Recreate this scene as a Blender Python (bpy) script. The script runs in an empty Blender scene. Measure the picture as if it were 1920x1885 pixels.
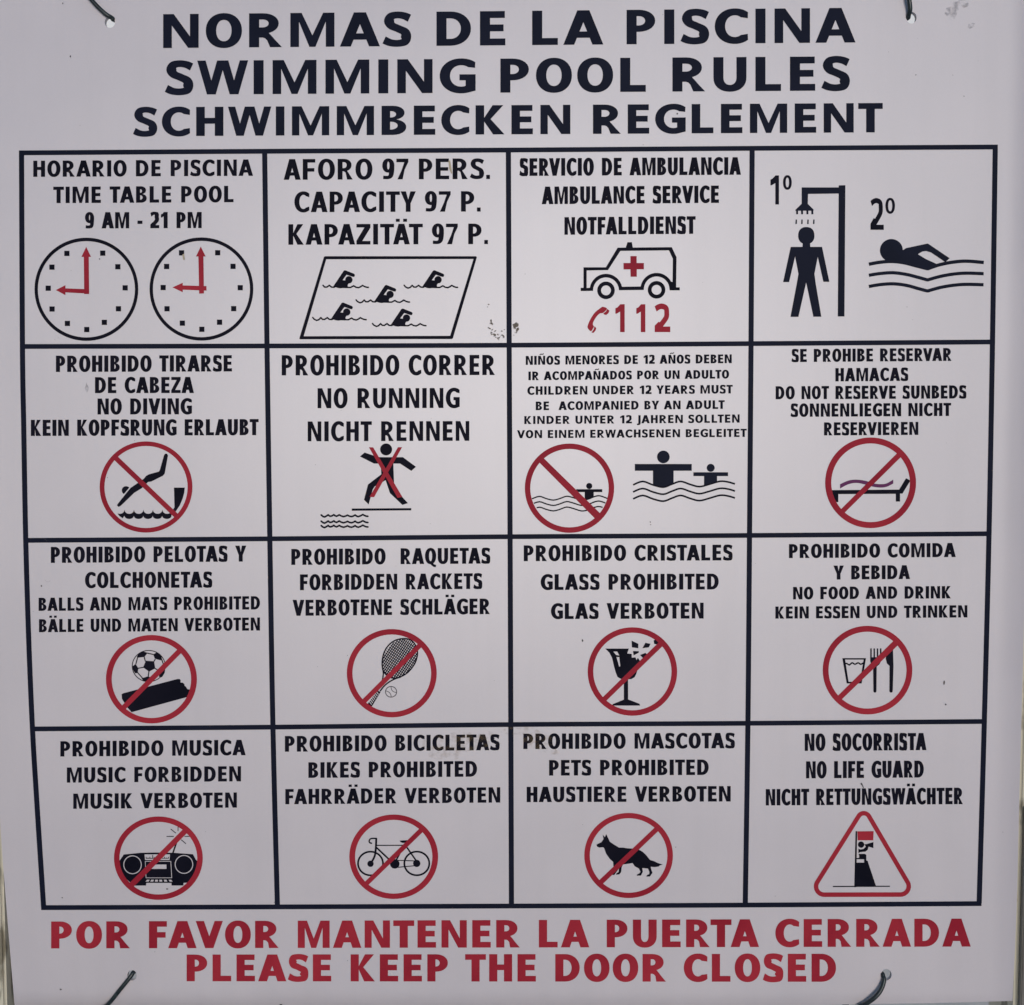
import bpy, bmesh, math, random
from mathutils import Vector, Matrix
from mathutils.geometry import delaunay_2d_cdt

# ------------------------------------------------------------------ camera, sky, sun, exposure
scene = bpy.context.scene
COL = scene.collection
MM = 0.0004                    # one image pixel on the sheet = 0.4 mm
F = 1900.0                     # focal length in image pixels
PITCH = math.radians(3.1)      # camera looks slightly down at the sheet
CEN = Vector((0.0, 0.0, 1.50)) # centre of the sheet
Rc = Matrix.Rotation(math.pi / 2 - PITCH, 3, 'X')
CAM = CEN + Rc @ Vector((0, 0, F * MM))
cam = bpy.data.objects.new('camera', bpy.data.cameras.new('camera'))
COL.objects.link(cam)
cam.location = CAM
cam.rotation_euler = (math.pi / 2 - PITCH, 0, 0)
cam.data.sensor_fit = 'HORIZONTAL'
cam.data.sensor_width = 36.0
cam.data.lens = 36.0 * F / 1920.0
cam.data.clip_start = 0.01
cam.data.clip_end = 500
scene.camera = cam

SUN_EL, SUN_AZ = math.radians(5), math.radians(3)   # azimuth to the right of the viewer's back
world = bpy.data.worlds.new('World')
scene.world = world
world.use_nodes = True
wn = world.node_tree.nodes
sky = wn.new('ShaderNodeTexSky')
sky.sky_type = 'NISHITA'
sky.sun_disc = False
sky.sun_elevation = SUN_EL
sky.air_density = 1.0
sky.dust_density = 0.8
sky.ozone_density = 4.0
# sun direction vector (towards the sun): behind the viewer (-Y), to the right (+X)
sd = Vector((math.sin(SUN_AZ) * math.cos(SUN_EL), -math.cos(SUN_AZ) * math.cos(SUN_EL), math.sin(SUN_EL)))
sky.sun_rotation = math.atan2(sd.x, sd.y)
bg = wn['Background']
bg.inputs['Strength'].default_value = 0.10
world.node_tree.links.new(sky.outputs[0], bg.inputs[0])
sl = bpy.data.lights.new('sun', 'SUN')
sl.energy = 1.2
sl.angle = math.radians(20)
sl.color = (1.0, 0.975, 0.965)
so = bpy.data.objects.new('sun', sl)
COL.objects.link(so)
so.rotation_euler = (-sd).to_track_quat('-Z', 'Y').to_euler()
scene.view_settings.view_transform = 'Standard'
scene.view_settings.look = 'None'
scene.view_settings.exposure = 0.62
scene.view_settings.gamma = 1.0

# ------------------------------------------------------------------ materials
def material(name, col, rough=0.5, spec=0.5, metal=0.0):
    m = bpy.data.materials.new(name)
    m.use_nodes = True
    b = m.node_tree.nodes['Principled BSDF']
    b.inputs['Base Color'].default_value = (*col, 1)
    b.inputs['Roughness'].default_value = rough
    b.inputs['Specular IOR Level'].default_value = spec
    b.inputs['Metallic'].default_value = metal
    return m

def vary(m, c1, c2, scale, lo=0.35, hi=0.65, detail=5, rough=None, bump=0.0, bscale=None, stretch=(1, 1, 1)):
    nt = m.node_tree
    b = nt.nodes['Principled BSDF']
    tc = nt.nodes.new('ShaderNodeTexCoord')
    mp = nt.nodes.new('ShaderNodeMapping')
    mp.inputs['Scale'].default_value = stretch
    nt.links.new(tc.outputs['Object'], mp.inputs[0])
    n = nt.nodes.new('ShaderNodeTexNoise')
    n.inputs['Scale'].default_value = scale
    n.inputs['Detail'].default_value = detail
    nt.links.new(mp.outputs[0], n.inputs['Vector'])
    r = nt.nodes.new('ShaderNodeValToRGB')
    r.color_ramp.elements[0].position = lo
    r.color_ramp.elements[1].position = hi
    r.color_ramp.elements[0].color = (*c1, 1)
    r.color_ramp.elements[1].color = (*c2, 1)
    nt.links.new(n.outputs['Fac'], r.inputs[0])
    nt.links.new(r.outputs[0], b.inputs['Base Color'])
    if rough:
        q = nt.nodes.new('ShaderNodeMapRange')
        q.inputs['To Min'].default_value = rough[0]
        q.inputs['To Max'].default_value = rough[1]
        nt.links.new(n.outputs['Fac'], q.inputs['Value'])
        nt.links.new(q.outputs[0], b.inputs['Roughness'])
    if bump:
        n2 = nt.nodes.new('ShaderNodeTexNoise')
        n2.inputs['Scale'].default_value = bscale
        n2.inputs['Detail'].default_value = 4
        nt.links.new(mp.outputs[0], n2.inputs['Vector'])
        bp = nt.nodes.new('ShaderNodeBump')
        bp.inputs['Strength'].default_value = bump
        bp.inputs['Distance'].default_value = 0.001
        nt.links.new(n2.outputs['Fac'], bp.inputs['Height'])
        nt.links.new(bp.outputs[0], b.inputs['Normal'])
    return m

M_SHEET = vary(material('white_sheet', (0.7, 0.68, 0.7), 0.42, 1.0), (0.605, 0.545, 0.557), (0.635, 0.57, 0.578), 11,
               rough=(0.44, 0.50), bump=0.22, bscale=9)
M_SHEET.node_tree.nodes['Principled BSDF'].inputs['IOR'].default_value = 1.62
def grime(m, amount=0.055):
    """fine grain and faint vertical rain streaks over a light surface"""
    nt = m.node_tree
    b = nt.nodes['Principled BSDF']
    src = b.inputs['Base Color'].links[0].from_socket
    tc = nt.nodes.new('ShaderNodeTexCoord')
    for sc, st, lo, hi, a in ((900, (1, 1, 1), .3, .7, .05), (60, (1, 1, .05), .42, .75, amount), (7, (1, 1, .6), .45, .7, amount * .7)):
        mp = nt.nodes.new('ShaderNodeMapping')
        mp.inputs['Scale'].default_value = st
        n = nt.nodes.new('ShaderNodeTexNoise')
        n.inputs['Scale'].default_value = sc
        n.inputs['Detail'].default_value = 4
        q = nt.nodes.new('ShaderNodeMapRange')
        q.inputs['From Min'].default_value = lo
        q.inputs['From Max'].default_value = hi
        q.inputs['To Max'].default_value = a
        mx = nt.nodes.new('ShaderNodeMix')
        mx.data_type = 'RGBA'
        nt.links.new(tc.outputs['Object'], mp.inputs[0])
        nt.links.new(mp.outputs[0], n.inputs['Vector'])
        nt.links.new(n.outputs['Fac'], q.inputs['Value'])
        nt.links.new(q.outputs[0], mx.inputs['Factor'])
        nt.links.new(src, mx.inputs[6])
        mx.inputs[7].default_value = (0.30, 0.27, 0.25, 1)
        src = mx.outputs[2]
    nt.links.new(src, b.inputs['Base Color'])
grime(M_SHEET)
M_BLACK = vary(material('black_ink', (0.012, 0.012, 0.02), 0.4, 0.06), (0.004, 0.004, 0.010), (0.009, 0.008, 0.016), 40, rough=(0.55, 0.68))
M_SKY_TINTED = vary(material('sky_tinted_ink', (0.012, 0.014, 0.03), 0.4, 0.08), (0.005, 0.007, 0.018), (0.009, 0.011, 0.025), 30, rough=(0.5, 0.65))  # black ink with the blue of reflected sky put into its colour
M_RED = vary(material('red_ink', (0.38, 0.02, 0.045), 0.4, 0.08), (0.30, 0.015, 0.030), (0.40, 0.028, 0.043), 16, rough=(0.5, 0.64))
M_PURPLE = material('purple_ink', (0.13, 0.03, 0.10), 0.5, 0.1)
M_GREY = material('grey_ink', (0.06, 0.055, 0.065), 0.4)
M_CORD = vary(material('dark_green_cord', (0.02, 0.03, 0.035), 0.45), (0.008, 0.013, 0.014), (0.022, 0.034, 0.036), 300, rough=(0.3, 0.5))
M_CREAM = vary(material('cream_paint', (0.55, 0.5, 0.38), 0.5), (0.22, 0.19, 0.13), (0.62, 0.57, 0.44), 60, lo=0.36, hi=0.46,
               rough=(0.4, 0.6), bump=0.5, bscale=160, stretch=(1, 1, 0.35))
M_TAUPE = vary(material('taupe_paint', (0.14, 0.13, 0.11), 0.5), (0.12, 0.108, 0.092), (0.185, 0.168, 0.145), 30, rough=(0.45, 0.7), bump=0.2, bscale=200)
M_SHADED_SIDE = vary(material('shaded_side_grey', (0.35, 0.35, 0.35), 0.5, metal=0.6), (0.2, 0.2, 0.2), (0.36, 0.355, 0.35), 50, rough=(0.4, 0.6))
M_GROUND = vary(material('pale_paving', (0.6, 0.58, 0.54), 0.8), (0.55, 0.53, 0.5), (0.66, 0.64, 0.6), 3, rough=(0.7, 0.9))

def dirt_material(name, col, lo, hi, scale, peak):
    m = material(name, col, 0.8, 0.2)
    nt = m.node_tree
    tc = nt.nodes.new('ShaderNodeTexCoord')
    n = nt.nodes.new('ShaderNodeTexNoise')
    n.inputs['Scale'].default_value = scale
    n.inputs['Detail'].default_value = 6
    nt.links.new(tc.outputs['Object'], n.inputs['Vector'])
    q = nt.nodes.new('ShaderNodeMapRange')
    q.inputs['From Min'].default_value = lo
    q.inputs['From Max'].default_value = hi
    q.inputs['To Max'].default_value = peak
    nt.links.new(n.outputs['Fac'], q.inputs['Value'])
    nt.links.new(q.outputs[0], nt.nodes['Principled BSDF'].inputs['Alpha'])
    return m
M_DIRT = dirt_material('grey_brown_dirt', (0.16, 0.13, 0.10), 0.42, 0.56, 260, 0.85)
M_SMEAR = dirt_material('faint_tan_smear', (0.34, 0.235, 0.11), 0.46, 0.68, 230, 0.22)
M_FAINT = dirt_material('faint_grey_mark', (0.22, 0.21, 0.22), 0.40, 0.62, 260, 0.32)
M_SPECK = material('dark_speck', (0.09, 0.08, 0.08), 0.8)

# ------------------------------------------------------------------ the sheet's bowed surface
def surf(x, z):
    """depth of the sheet's face (metres, + is away from the viewer) at x, z from its centre"""
    a = 0.0065 - 0.0100 * max(-0.45, min(0.45, x))
    y = -a * (1 - (z / 0.29) ** 2)
    r = x - 0.3665
    if r > 0:
        y += 12.0 * r * r
    b = -0.380 - z
    if b > 0:
        y += 20.0 * b * b
    return y

def at(px, py, off=0.0):
    """survey reading (px, py) on the sheet -> point on its bowed face, lifted by off metres"""
    d = Rc @ Vector(((px - 960.0) / F, -(py - 942.5) / F, -1.0))
    y = 0.0
    for _ in range(24):
        t = (y - CAM.y) / d.y
        p = CAM + d * t
        y = surf(p.x - CEN.x, p.z - CEN.z)
    t = (y - CAM.y) / d.y
    p = CAM + d * t
    return Vector((p.x, p.y - off, p.z))

# ------------------------------------------------------------------ object helpers
def tag(o, label=None, cat=None, group=None, kind=None):
    for k, v in (('label', label), ('category', cat), ('group', group), ('kind', kind)):
        if v:
            o[k] = v
    return o

def link(name, me, mat, parent=None, loc=(0, 0, 0)):
    if mat:
        me.materials.append(mat)
    o = bpy.data.objects.new(name, me)
    COL.objects.link(o)
    o.location = loc
    if parent:
        o.parent = parent
    return o

def root(name, loc, label, cat, group=None):
    o = bpy.data.objects.new(name, None)
    COL.objects.link(o)
    o.location = loc
    o.empty_display_size = 0.05
    return tag(o, label, cat, group)

# ------------------------------------------------------------------ 2-D print: painter's order -> flat pieces that never overlap
def ccw(p):
    a = sum(p[i - 1][0] * p[i][1] - p[i][0] * p[i - 1][1] for i in range(len(p)))
    return p if a > 0 else p[::-1]

def paint(shapes, extra=()):
    """shapes: [(key, outers, holes)], later ones lie on top; key None leaves bare sheet.
    returns {key: (verts, tris)}"""
    vs, fs, own, clipped = [], [], [], set()
    for si, (key, outers, holes) in enumerate(shapes):
        clips = []
        if holes and holes[0] == 'clip':
            clips, holes = holes[1:], []
            clipped.add(si)
        for hole, polys in ((0, outers), (1, holes), (2, clips)):
            for p in polys:
                p = ccw([tuple(q) for q in p])
                i0 = len(vs)
                vs += [Vector(q) for q in p]
                fs.append(list(range(i0, i0 + len(p))))
                own.append((si, hole))
    vs += [Vector(q) for q in extra]
    ov, _, of, _, _, orig = delaunay_2d_cdt(vs, [], fs, 1, 1e-4, True)
    out = {}
    for f, ids in zip(of, orig):
        cov, cut, ins = set(), set(), set()
        for k in ids:
            si, hole = own[k]
            (cov, cut, ins)[hole].add(si)
        live = [s for s in cov if s not in cut and (s not in clipped or s in ins)]
        if not live:
            continue
        key = shapes[max(live)][0]
        if key is None:
            continue
        out.setdefault(key, []).append(f)
    res = {}
    for key, tris in out.items():
        idx, nv, nf = {}, [], []
        for f in tris:
            g = []
            for i in f:
                if i not in idx:
                    idx[i] = len(nv)
                    nv.append((ov[i].x, ov[i].y))
                g.append(idx[i])
            nf.append(g)
        res[key] = (nv, nf)
    return res

INK = 0.00016
def ink_mesh(name, vf, base, off=INK, maxlen=52):
    """bend flat print onto the sheet"""
    v, f = vf
    bm = bmesh.new()
    bv = [bm.verts.new((x, -y, 0)) for x, y in v]
    for t in f:
        try:
            bm.faces.new([bv[i] for i in t])
        except ValueError:
            pass
    for _ in range(5):
        es = [e for e in bm.edges if e.calc_length() > maxlen]
        if not es:
            break
        bmesh.ops.subdivide_edges(bm, edges=es, cuts=1)
        bmesh.ops.triangulate(bm, faces=[q for q in bm.faces if len(q.verts) > 3])
    for q in bm.verts:
        q.co = at(q.co.x, -q.co.y, off) - base
    for q in bm.faces:
        q.normal_update()
        if q.normal.y > 0:
            q.normal_flip()
        q.smooth = True
    me = bpy.data.meshes.new(name)
    bm.to_mesh(me)
    bm.free()
    return me

# shape makers ------------------------------------------------------
def arc(cx, cy, rx, ry, a0, a1, n=12, p=2.0):
    out = []
    for i in range(n + 1):
        a = math.radians(a0 + (a1 - a0) * i / n)
        c, s = math.cos(a), math.sin(a)
        e = 2.0 / p
        out.append((cx + rx * math.copysign(abs(c) ** e, c), cy + ry * math.copysign(abs(s) ** e, s)))
    return out

def ellipse(cx, cy, rx, ry=None, n=36, p=2.0):
    return arc(cx, cy, rx, ry or rx, 0, 360, n, p)[:-1]

def rect(x0, y0, x1, y1):
    return [(x0, y0), (x1, y0), (x1, y1), (x0, y1)]

def smooth(pts, k=4):
    out = []
    n = len(pts)
    for i in range(n - 1):
        p0, p1, p2, p3 = pts[max(i - 1, 0)], pts[i], pts[i + 1], pts[min(i + 2, n - 1)]
        for j in range(k):
            t = j / k
            out.append(tuple(0.5 * (2 * p1[c] + (p2[c] - p0[c]) * t + (2 * p0[c] - 5 * p1[c] + 4 * p2[c] - p3[c]) * t * t
                                    + (3 * p1[c] - p0[c] - 3 * p2[c] + p3[c]) * t ** 3) for c in (0, 1)))
    out.append(tuple(pts[-1]))
    return out

def stroke(pts, t, ty=None, caps=False):
    """outline of a pen line; ty: thickness where the line runs level (t where it runs upright)"""
    ty = ty or t
    L, R = [], []
    n = len(pts)
    for i, (x, y) in enumerate(pts):
        a = pts[max(i - 1, 0)]
        b = pts[min(i + 1, n - 1)]
        dx, dy = b[0] - a[0], b[1] - a[1]
        d = math.hypot(dx, dy) or 1
        dx, dy = dx / d, dy / d
        w = math.hypot(ty * dx, t * dy) / 2
        if 0 < i < n - 1:
            ux, uy = x - a[0], y - a[1]
            du = math.hypot(ux, uy) or 1
            c = abs((ux * dx + uy * dy) / du)
            w /= max(c, 0.6)
        L.append((x - dy * w, y + dx * w))
        R.append((x + dy * w, y - dx * w))
    return L + R[::-1]

def ribbon(pts, t, ty=None):
    """a thick curved pen line as short convex pieces"""
    o = stroke(pts, t, ty)
    n = len(o) // 2
    L, R = o[:n], o[n:][::-1]
    return [hull([L[i], L[i + 1], R[i + 1], R[i]]) for i in range(n - 1)]

def pen(pts, t, caps=False):
    """list of polygons for a pen line (segments and round joints)"""
    out = []
    for a, b in zip(pts, pts[1:]):
        out.append(stroke([a, b], t))
    for p in (pts if caps else pts[1:-1]):
        out.append(ellipse(p[0], p[1], t / 2, n=10))
    return out

def hull(pts):
    pts = sorted(set((round(x, 4), round(y, 4)) for x, y in pts))
    def half(ps):
        h = []
        for p in ps:
            while len(h) > 1 and (h[-1][0] - h[-2][0]) * (p[1] - h[-2][1]) - (h[-1][1] - h[-2][1]) * (p[0] - h[-2][0]) <= 0:
                h.pop()
            h.append(p)
        return h
    return half(pts)[:-1] + half(pts[::-1])[:-1]

# ------------------------------------------------------------------ lettering: a bold humanist alphabet, cap height 1
WID = dict(A=1.20, B=.87, C=1.0, D=1.03, E=.75, F=.72, G=1.08, H=.96, J=.48, K=1.0, L=.76, M=1.31, N=1.06, O=1.08, P=.85,
           Q=1.08, R=.96, S=.83, T=.86, U=.99, V=1.14, W=1.52, Y=1.08, Z=.86)
WID.update({'1': .58, '2': .82, '7': .84, '9': .84, '-': .5, '.': .27})
WIDB = dict(A=.86, B=.72, C=.77, D=.74, E=.67, F=.62, I=.2, K=.77, O=.86, P=.67, R=.76, S=.69, T=.70, Y=.78, Z=.71)
WIDB.update({'7': .59, '9': .60, '.': .17})
STEMS = set('BDEFHIKLMNPRU')
DIAG = set('AVWYT')

def glyph(ch, w, S, T, plain):
    """-> (outers, holes), y up"""
    O, H = [], []
    if ch in 'ÄÑ':
        O, H = glyph('A' if ch == 'Ä' else 'N', w, S, T, plain)
        if ch == 'Ä':
            r = S * .40
            O = O + [rect(w / 2 - .10 * w - r * 2, 1.10, w / 2 - .10 * w, 1.10 + T * .85), rect(w / 2 + .10 * w, 1.10, w / 2 + .10 * w + r * 2, 1.10 + T * .85)]
        else:
            O = O + [stroke(smooth([(.22 * w, 1.10), (.38 * w, 1.19), (.6 * w, 1.17), (.80 * w, 1.25)]), .10, .11)]
        return O, H
    if ch == 'I':
        O = [rect(0, 0, S, 1)]
    elif ch == 'L':
        O = [[(0, 0), (w, 0), (w, T), (S, T), (S, 1), (0, 1)]]
    elif ch == 'E':
        m = .41
        O = [[(0, 0), (w, 0), (w, T), (S, T), (S, m), (w * .93, m), (w * .93, m + T), (S, m + T), (S, 1 - T), (w * .98, 1 - T), (w * .98, 1), (0, 1)]]
    elif ch == 'F':
        m = .39
        O = [[(0, 0), (S, 0), (S, m), (w * .93, m), (w * .93, m + T), (S, m + T), (S, 1 - T), (w, 1 - T), (w, 1), (0, 1)]]
    elif ch == 'H':
        m = .5 - T / 2 + .02
        O = [[(0, 0), (S, 0), (S, m), (w - S, m), (w - S, 0), (w, 0), (w, 1), (w - S, 1), (w - S, m + T), (S, m + T), (S, 1), (0, 1)]]
    elif ch == 'T':
        c = w / 2
        O = [[(c - S / 2, 0), (c + S / 2, 0), (c + S / 2, 1 - T), (w, 1 - T), (w, 1), (0, 1), (0, 1 - T), (c - S / 2, 1 - T)]]
    elif ch in 'OQ':
        O = [ellipse(w / 2, .5, w / 2, .515, 40, 2.15)]
        H = [ellipse(w / 2, .5, w / 2 - S * 1.03, .515 - T, 32, 2.15)]
        if ch == 'Q':
            O.append([(.42 * w, .04), (.70 * w, .10), (.80 * w, -.02), (w, -.06), (.96 * w, -.20), (.78 * w, -.19), (.60 * w, -.10)])
    elif ch == 'D':
        k = .40 * w
        O = [[(0, 0), (k, 0)] + arc(k, .5, w - k, .5, -90, 90, 18, 2.1) + [(0, 1)]]
        ki = max(k, S + .02)
        H = [[(S, T), (ki, T)] + arc(ki, .5, w - ki - S, .5 - T, -90, 90, 14, 2.1) + [(S, 1 - T)]]
    elif ch in 'PR':
        y0 = .36 if ch == 'P' else .40
        k, h = .42 * w, (1 - y0) / 2
        bw = w if ch == 'P' else w * .92
        O = [[(0, 0), (S, 0), (S, y0), (k, y0)] + arc(k, y0 + h, bw - k, h, -90, 90, 14, 2.1) + [(0, 1)]]
        t = T * .92
        ki = min(max(k, S + .02), bw - S - .05)
        H = [[(min(S, ki - .01), y0 + t), (ki, y0 + t)] + arc(ki, y0 + h, max(bw - ki - S, .05), h - t, -90, 90, 12, 2.1) + [(min(S, ki - .01), 1 - t)]]
        if ch == 'R':
            if plain:
                O.append([(S, y0 + .01), (S, y0 + .09), (.6 * w, y0 + .06), (.74 * w, .30), (w, 0), (w - S * 1.15, 0), (.52 * w, y0 - .06), (.40 * w, y0 + .005)])
            else:
                O.append([(S * .9, y0 + .10), (.5 * w, y0 + .06), (.60 * w, y0 + .03), (.70 * w, .33), (.80 * w, .22), (w * 1.02, 0), (w * 1.02 - S * 1.18, 0),
                          (.56 * w, .20), (.49 * w, .265), (.42 * w, .285), (S * .9, .285)])
    elif ch == 'B':
        k = .45 * w
        t = T * .92
        h1, h2 = .27, .24
        wu = w * .93
        O = [[(0, 0), (k, 0)] + arc(k, h1, w - k, h1, -90, 90, 12, 2.1) + [(k, .53), (0, .53)],
             [(0, .50), (k, .50)] + arc(k, .76, wu - k, h2, -90, 90, 12, 2.1) + [(0, 1)]]
        H = []
        ki = max(k * .85, S + .01)
        return O + [('hole', [(S, t), (ki, t)] + arc(ki, (t + .455) / 2, w - ki - S, (.455 - t) / 2, -90, 90, 8) + [(S, .455)]),
                    ('hole', [(S, .60), (ki, .60)] + arc(ki, (.60 + 1 - t) / 2, wu - ki - S * .98, (1 - t - .60) / 2, -90, 90, 8) + [(S, 1 - t)])], H
    elif ch in 'CG':
        cx = .60 * w
        ro, ri = cx, cx - S * 1.03
        a = math.degrees(math.acos((w * .985 - cx) / ro))
        outer = arc(cx, .5, ro, .515, a, 360 - a, 30, 2.1)
        b = 54
        if ch == 'C':
            inner = arc(cx, .5, ri, .515 - T, 360 - b, b, 24, 2.1)
            O = [outer + [(w * .985, .275)] + inner + [(w * .985, .725)]]
        else:
            outer = arc(cx, .5, ro, .515, a, 285, 26, 2.1)
            inner = arc(cx, .5, ri, .515 - T, 292, b, 22, 2.1)
            O = [outer + [(w, .065), (w, .545), (.55 * w, .545), (.55 * w, .545 - T * .88), (w - S, .545 - T * .88), (w - S, .215)] + inner + [(w * .985, .735)]]
    elif ch == 'S':
        c = [(w * .925, .815), (.74 * w, .885), (.50 * w, .915), (.29 * w, .875), (S * .56, .735), (.30 * w, .60), (.52 * w, .515), (.74 * w, .42),
             (w - S * .54, .275), (.73 * w, .125), (.50 * w, .082), (.24 * w, .105), (.02 * w, .185)]
        O = ribbon(smooth(c, 5), S * 1.02, T * 1.0)
    elif ch == 'U':
        k = .40
        O = [[(0, 1)] + arc(w / 2, k, w / 2, k + .015, 180, 360, 18, 2.2) + [(w, 1), (w - S, 1)] + arc(w / 2, k, w / 2 - S, k + .015 - T, 360, 180, 16, 2.2) + [(S, 1)]]
    elif ch == 'J':
        O = [[(w - S, 1), (w, 1), (w, 0.0), (w * .9, -.12), (w * .7, -.20), (w * .35, -.23), (0, -.21), (0, -.03), (w * .25, -.04), (w - S, 0.02)]]
    elif ch == 'A':
        a, d = S * .60, S * 1.08
        q = w / 2 - a
        yb, y2 = .20, .20 + T * .92
        xr = lambda y: w - d - q * y
        yi = (w / 2 - d) / q
        O = [[(0, 0), (w / 2 - a, 1), (w / 2 + a, 1), (w, 0), (w - d, 0), (xr(yb), yb), (w - xr(yb), yb), (d, 0)]]
        H = [[(w - xr(y2), y2), (w / 2, yi), (xr(y2), y2)]]
    elif ch == 'V':
        a, d = S * .50, S * 1.0
        yv = 1 - (w / 2 - d) / (w / 2 - a)
        O = [[(0, 1), (w / 2 - a, 0), (w / 2 + a, 0), (w, 1), (w - d, 1), (w / 2, yv), (d, 1)]]
    elif ch == 'W':
        v = .555 * w
        for x0 in (0, w - v):
            a, d = S * .44, S * .84
            yv = 1 - (v / 2 - d) / (v / 2 - a)
            O.append([(x0, 1), (x0 + v / 2 - a, 0), (x0 + v / 2 + a, 0), (x0 + v, 1), (x0 + v - d, 1), (x0 + v / 2, yv), (x0 + d, 1)])
    elif ch == 'M':
        s, d, b = S * .86, S * 1.12, S * .30
        O = [[(0, 0), (0, 1), (d, 1), (w / 2, .34), (w - d, 1), (w, 1), (w, 0), (w - s, 0), (w - s, .74), (w / 2 + b, .0), (w / 2 - b, .0), (s, .74), (s, 0)]]
    elif ch == 'N':
        s, d = S * .86, S * 1.05
        O = [[(0, 0), (0, 1), (d, 1), (w - s, .34), (w - s, 1), (w, 1), (w, 0), (w - d, 0), (s, .66), (s, 0)]]
    elif ch == 'K':
        O = [[(0, 0), (0, 1), (S, 1), (S, .57), (.60 * w, 1), (.98 * w, 1), (.53 * w, .525), (w * 1.02, 0), (w * 1.02 - S * 1.32, 0), (S, .44), (S, 0)]]
    elif ch == 'Y':
        d = S * 1.12
        O = [[(0, 1), (d, 1), (w / 2, .60), (w - d, 1), (w, 1), (w / 2 + S / 2, .41), (w / 2 + S / 2, 0), (w / 2 - S / 2, 0), (w / 2 - S / 2, .41)]]
    elif ch == 'Z':
        O = [[(0, 1), (w, 1), (w, .82), (.42 * w, T), (w, T), (w, 0), (0, 0), (0, .18), (.57 * w, 1 - T), (0, 1 - T)]]
    elif ch == '1':
        O = [[(w - S, 0), (w, 0), (w, 1), (w - S * .95, 1), (.22 * w, .885), (0, .855), (0, .66), (.14 * w, .66), (w - S, .735)]]
    elif ch == '2':
        c = [(.06 * w, .83), (.25 * w, .90), (.48 * w, .925), (.72 * w, .86), (w * .90 - S * .42, .70), (.74 * w, .53), (.50 * w, .33), (.20 * w, .12)]
        O = ribbon(smooth(c, 5), S * 1.02, T) + [rect(0, 0, w, T), [(0, .05), (0, T + .03), (.24 * w, .37), (.52 * w, .32), (.40 * w, .05)]]
    elif ch == '7':
        O = [[(0, 1), (w, 1), (w, .84), (.70 * w, .48), (.52 * w, 0), (.52 * w - S * 1.05, 0), (.42 * w, .42), (.66 * w, 1 - T), (0, 1 - T)]]
    elif ch == '9':
        O = [ellipse(w / 2, .67, w / 2, .345, 30, 2.1), *ribbon(smooth([(w - S * .5, .66), (w - S * .54, .42), (.70 * w, .19), (.48 * w, .095), (.08 * w, .10)]), S, T * .95)]
        H = []
        return O + [('hole', ellipse(w / 2, .67, w / 2 - S, .345 - T * .9, 24, 2.1))], H
    elif ch == '.':
        O = [rect(0, 0, w, .20)]
    elif ch == '-':
        O = [rect(0, .27, w, .27 + T * 1.05)]
    return O, H

def layout(text, S, T, plain):
    x, items, prev = 0.0, [], None
    table = WIDB if plain else WID
    k = .62 if plain else 1.0
    for ch in text:
        if ch == ' ':
            x += (.42 if plain else .50) + 1.5 * max(0, S - .28)
            prev = ' '
            continue
        base = {'Ä': 'A', 'Ñ': 'N'}.get(ch, ch)
        w = S if base == 'I' else table[base] + (S - (.21 if plain else .28)) * {'M': 1.5, 'W': 1.8, '.': .6, '-': .3}.get(base, 1.0)
        def sb(c):
            return k * max(.4, 1 - 1.6 * (S - .28)) * (.145 if c in STEMS else .17 if c == '1' else .03 if c in DIAG else .085)
        l = sb(base)
        if items:
            x += l
            if prev and prev + base in ('LT', 'TA', 'AT', 'AV', 'VA', 'AY', 'LV', 'RV', 'RT', 'PA', 'FA', 'TÄ', 'LY'):
                x -= .09
        items.append((ch, x, w))
        x += w + sb(base)
        prev = base
        end = items[-1][1] + w
    return items, end

def line_shapes(text, xl, xr, bl, br, cl, cr, weight, bar, plain=False, key='ink'):
    cap = ((bl - cl) + (br - cr)) / 2
    T = bar
    S = .28
    for _ in range(4):
        items, tot = layout(text, S, T, plain)
        sx = (xr - xl) / (tot * cap)
        S = weight / sx
    items, tot = layout(text, S, T, plain)
    def m(p):
        u = p[0] / tot
        b = bl + (br - bl) * u
        c = cl + (cr - cl) * u
        return (xl + (xr - xl) * u, b + (c - b) * p[1])
    shapes = []
    for ch, x, w in items:
        O, H = glyph(ch, w, S, T, plain)
        outs = [o for o in O if not (o and o[0] == 'hole')]
        hs = [o[1] for o in O if o and o[0] == 'hole']
        for o in outs:
            shapes.append((key, [[m((x + p[0], p[1])) for p in o]], [[m((x + p[0], p[1])) for p in h] for h in H]))
        for h in hs:
            shapes.append((None, [[m((x + p[0], p[1])) for p in h]], []))
    return shapes

# ------------------------------------------------------------------ the sign sheet
sign = root('sign', at(960, 1885), 'white plastic pool rules sign with a black grid of pictograms and red prohibition rings', 'sign')
BASE = Vector(sign.location)

HOLES = [(206, 42, 9.6, 10.6), (1709, 33.5, 9.6, 11.0), (247.5, 1829, 8.8, 9.8), (1662, 1828, 9.8, 10.8)]
edge = []
for x, y in smooth([(-24, -62), (-27, 283), (-25, 650), (-19.5, 1005), (-7.5, 1367), (0.5, 1545), (12.5, 1706), (28, 1893)], 8):
    edge.append((x, y))
for x, y in smooth([(28, 1893), (500, 1891), (960, 1889.5), (1400, 1886), (1700, 1882), (1898.5, 1877)], 10)[1:]:
    edge.append((x, y))
for x, y in smooth([(1898.5, 1877), (1906, 1706), (1911.5, 1490), (1919, 1200), (1925, 900), (1930, 500), (1933, 270), (1936, -70)], 8)[1:]:
    edge.append((x, y))
for i in range(1, 40):
    t = i / 40
    edge.append((1936 + (-24 - 1936) * t, -70 + 8 * t))
random.seed(4)
extra = []
gx, gy = -10, -50
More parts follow.
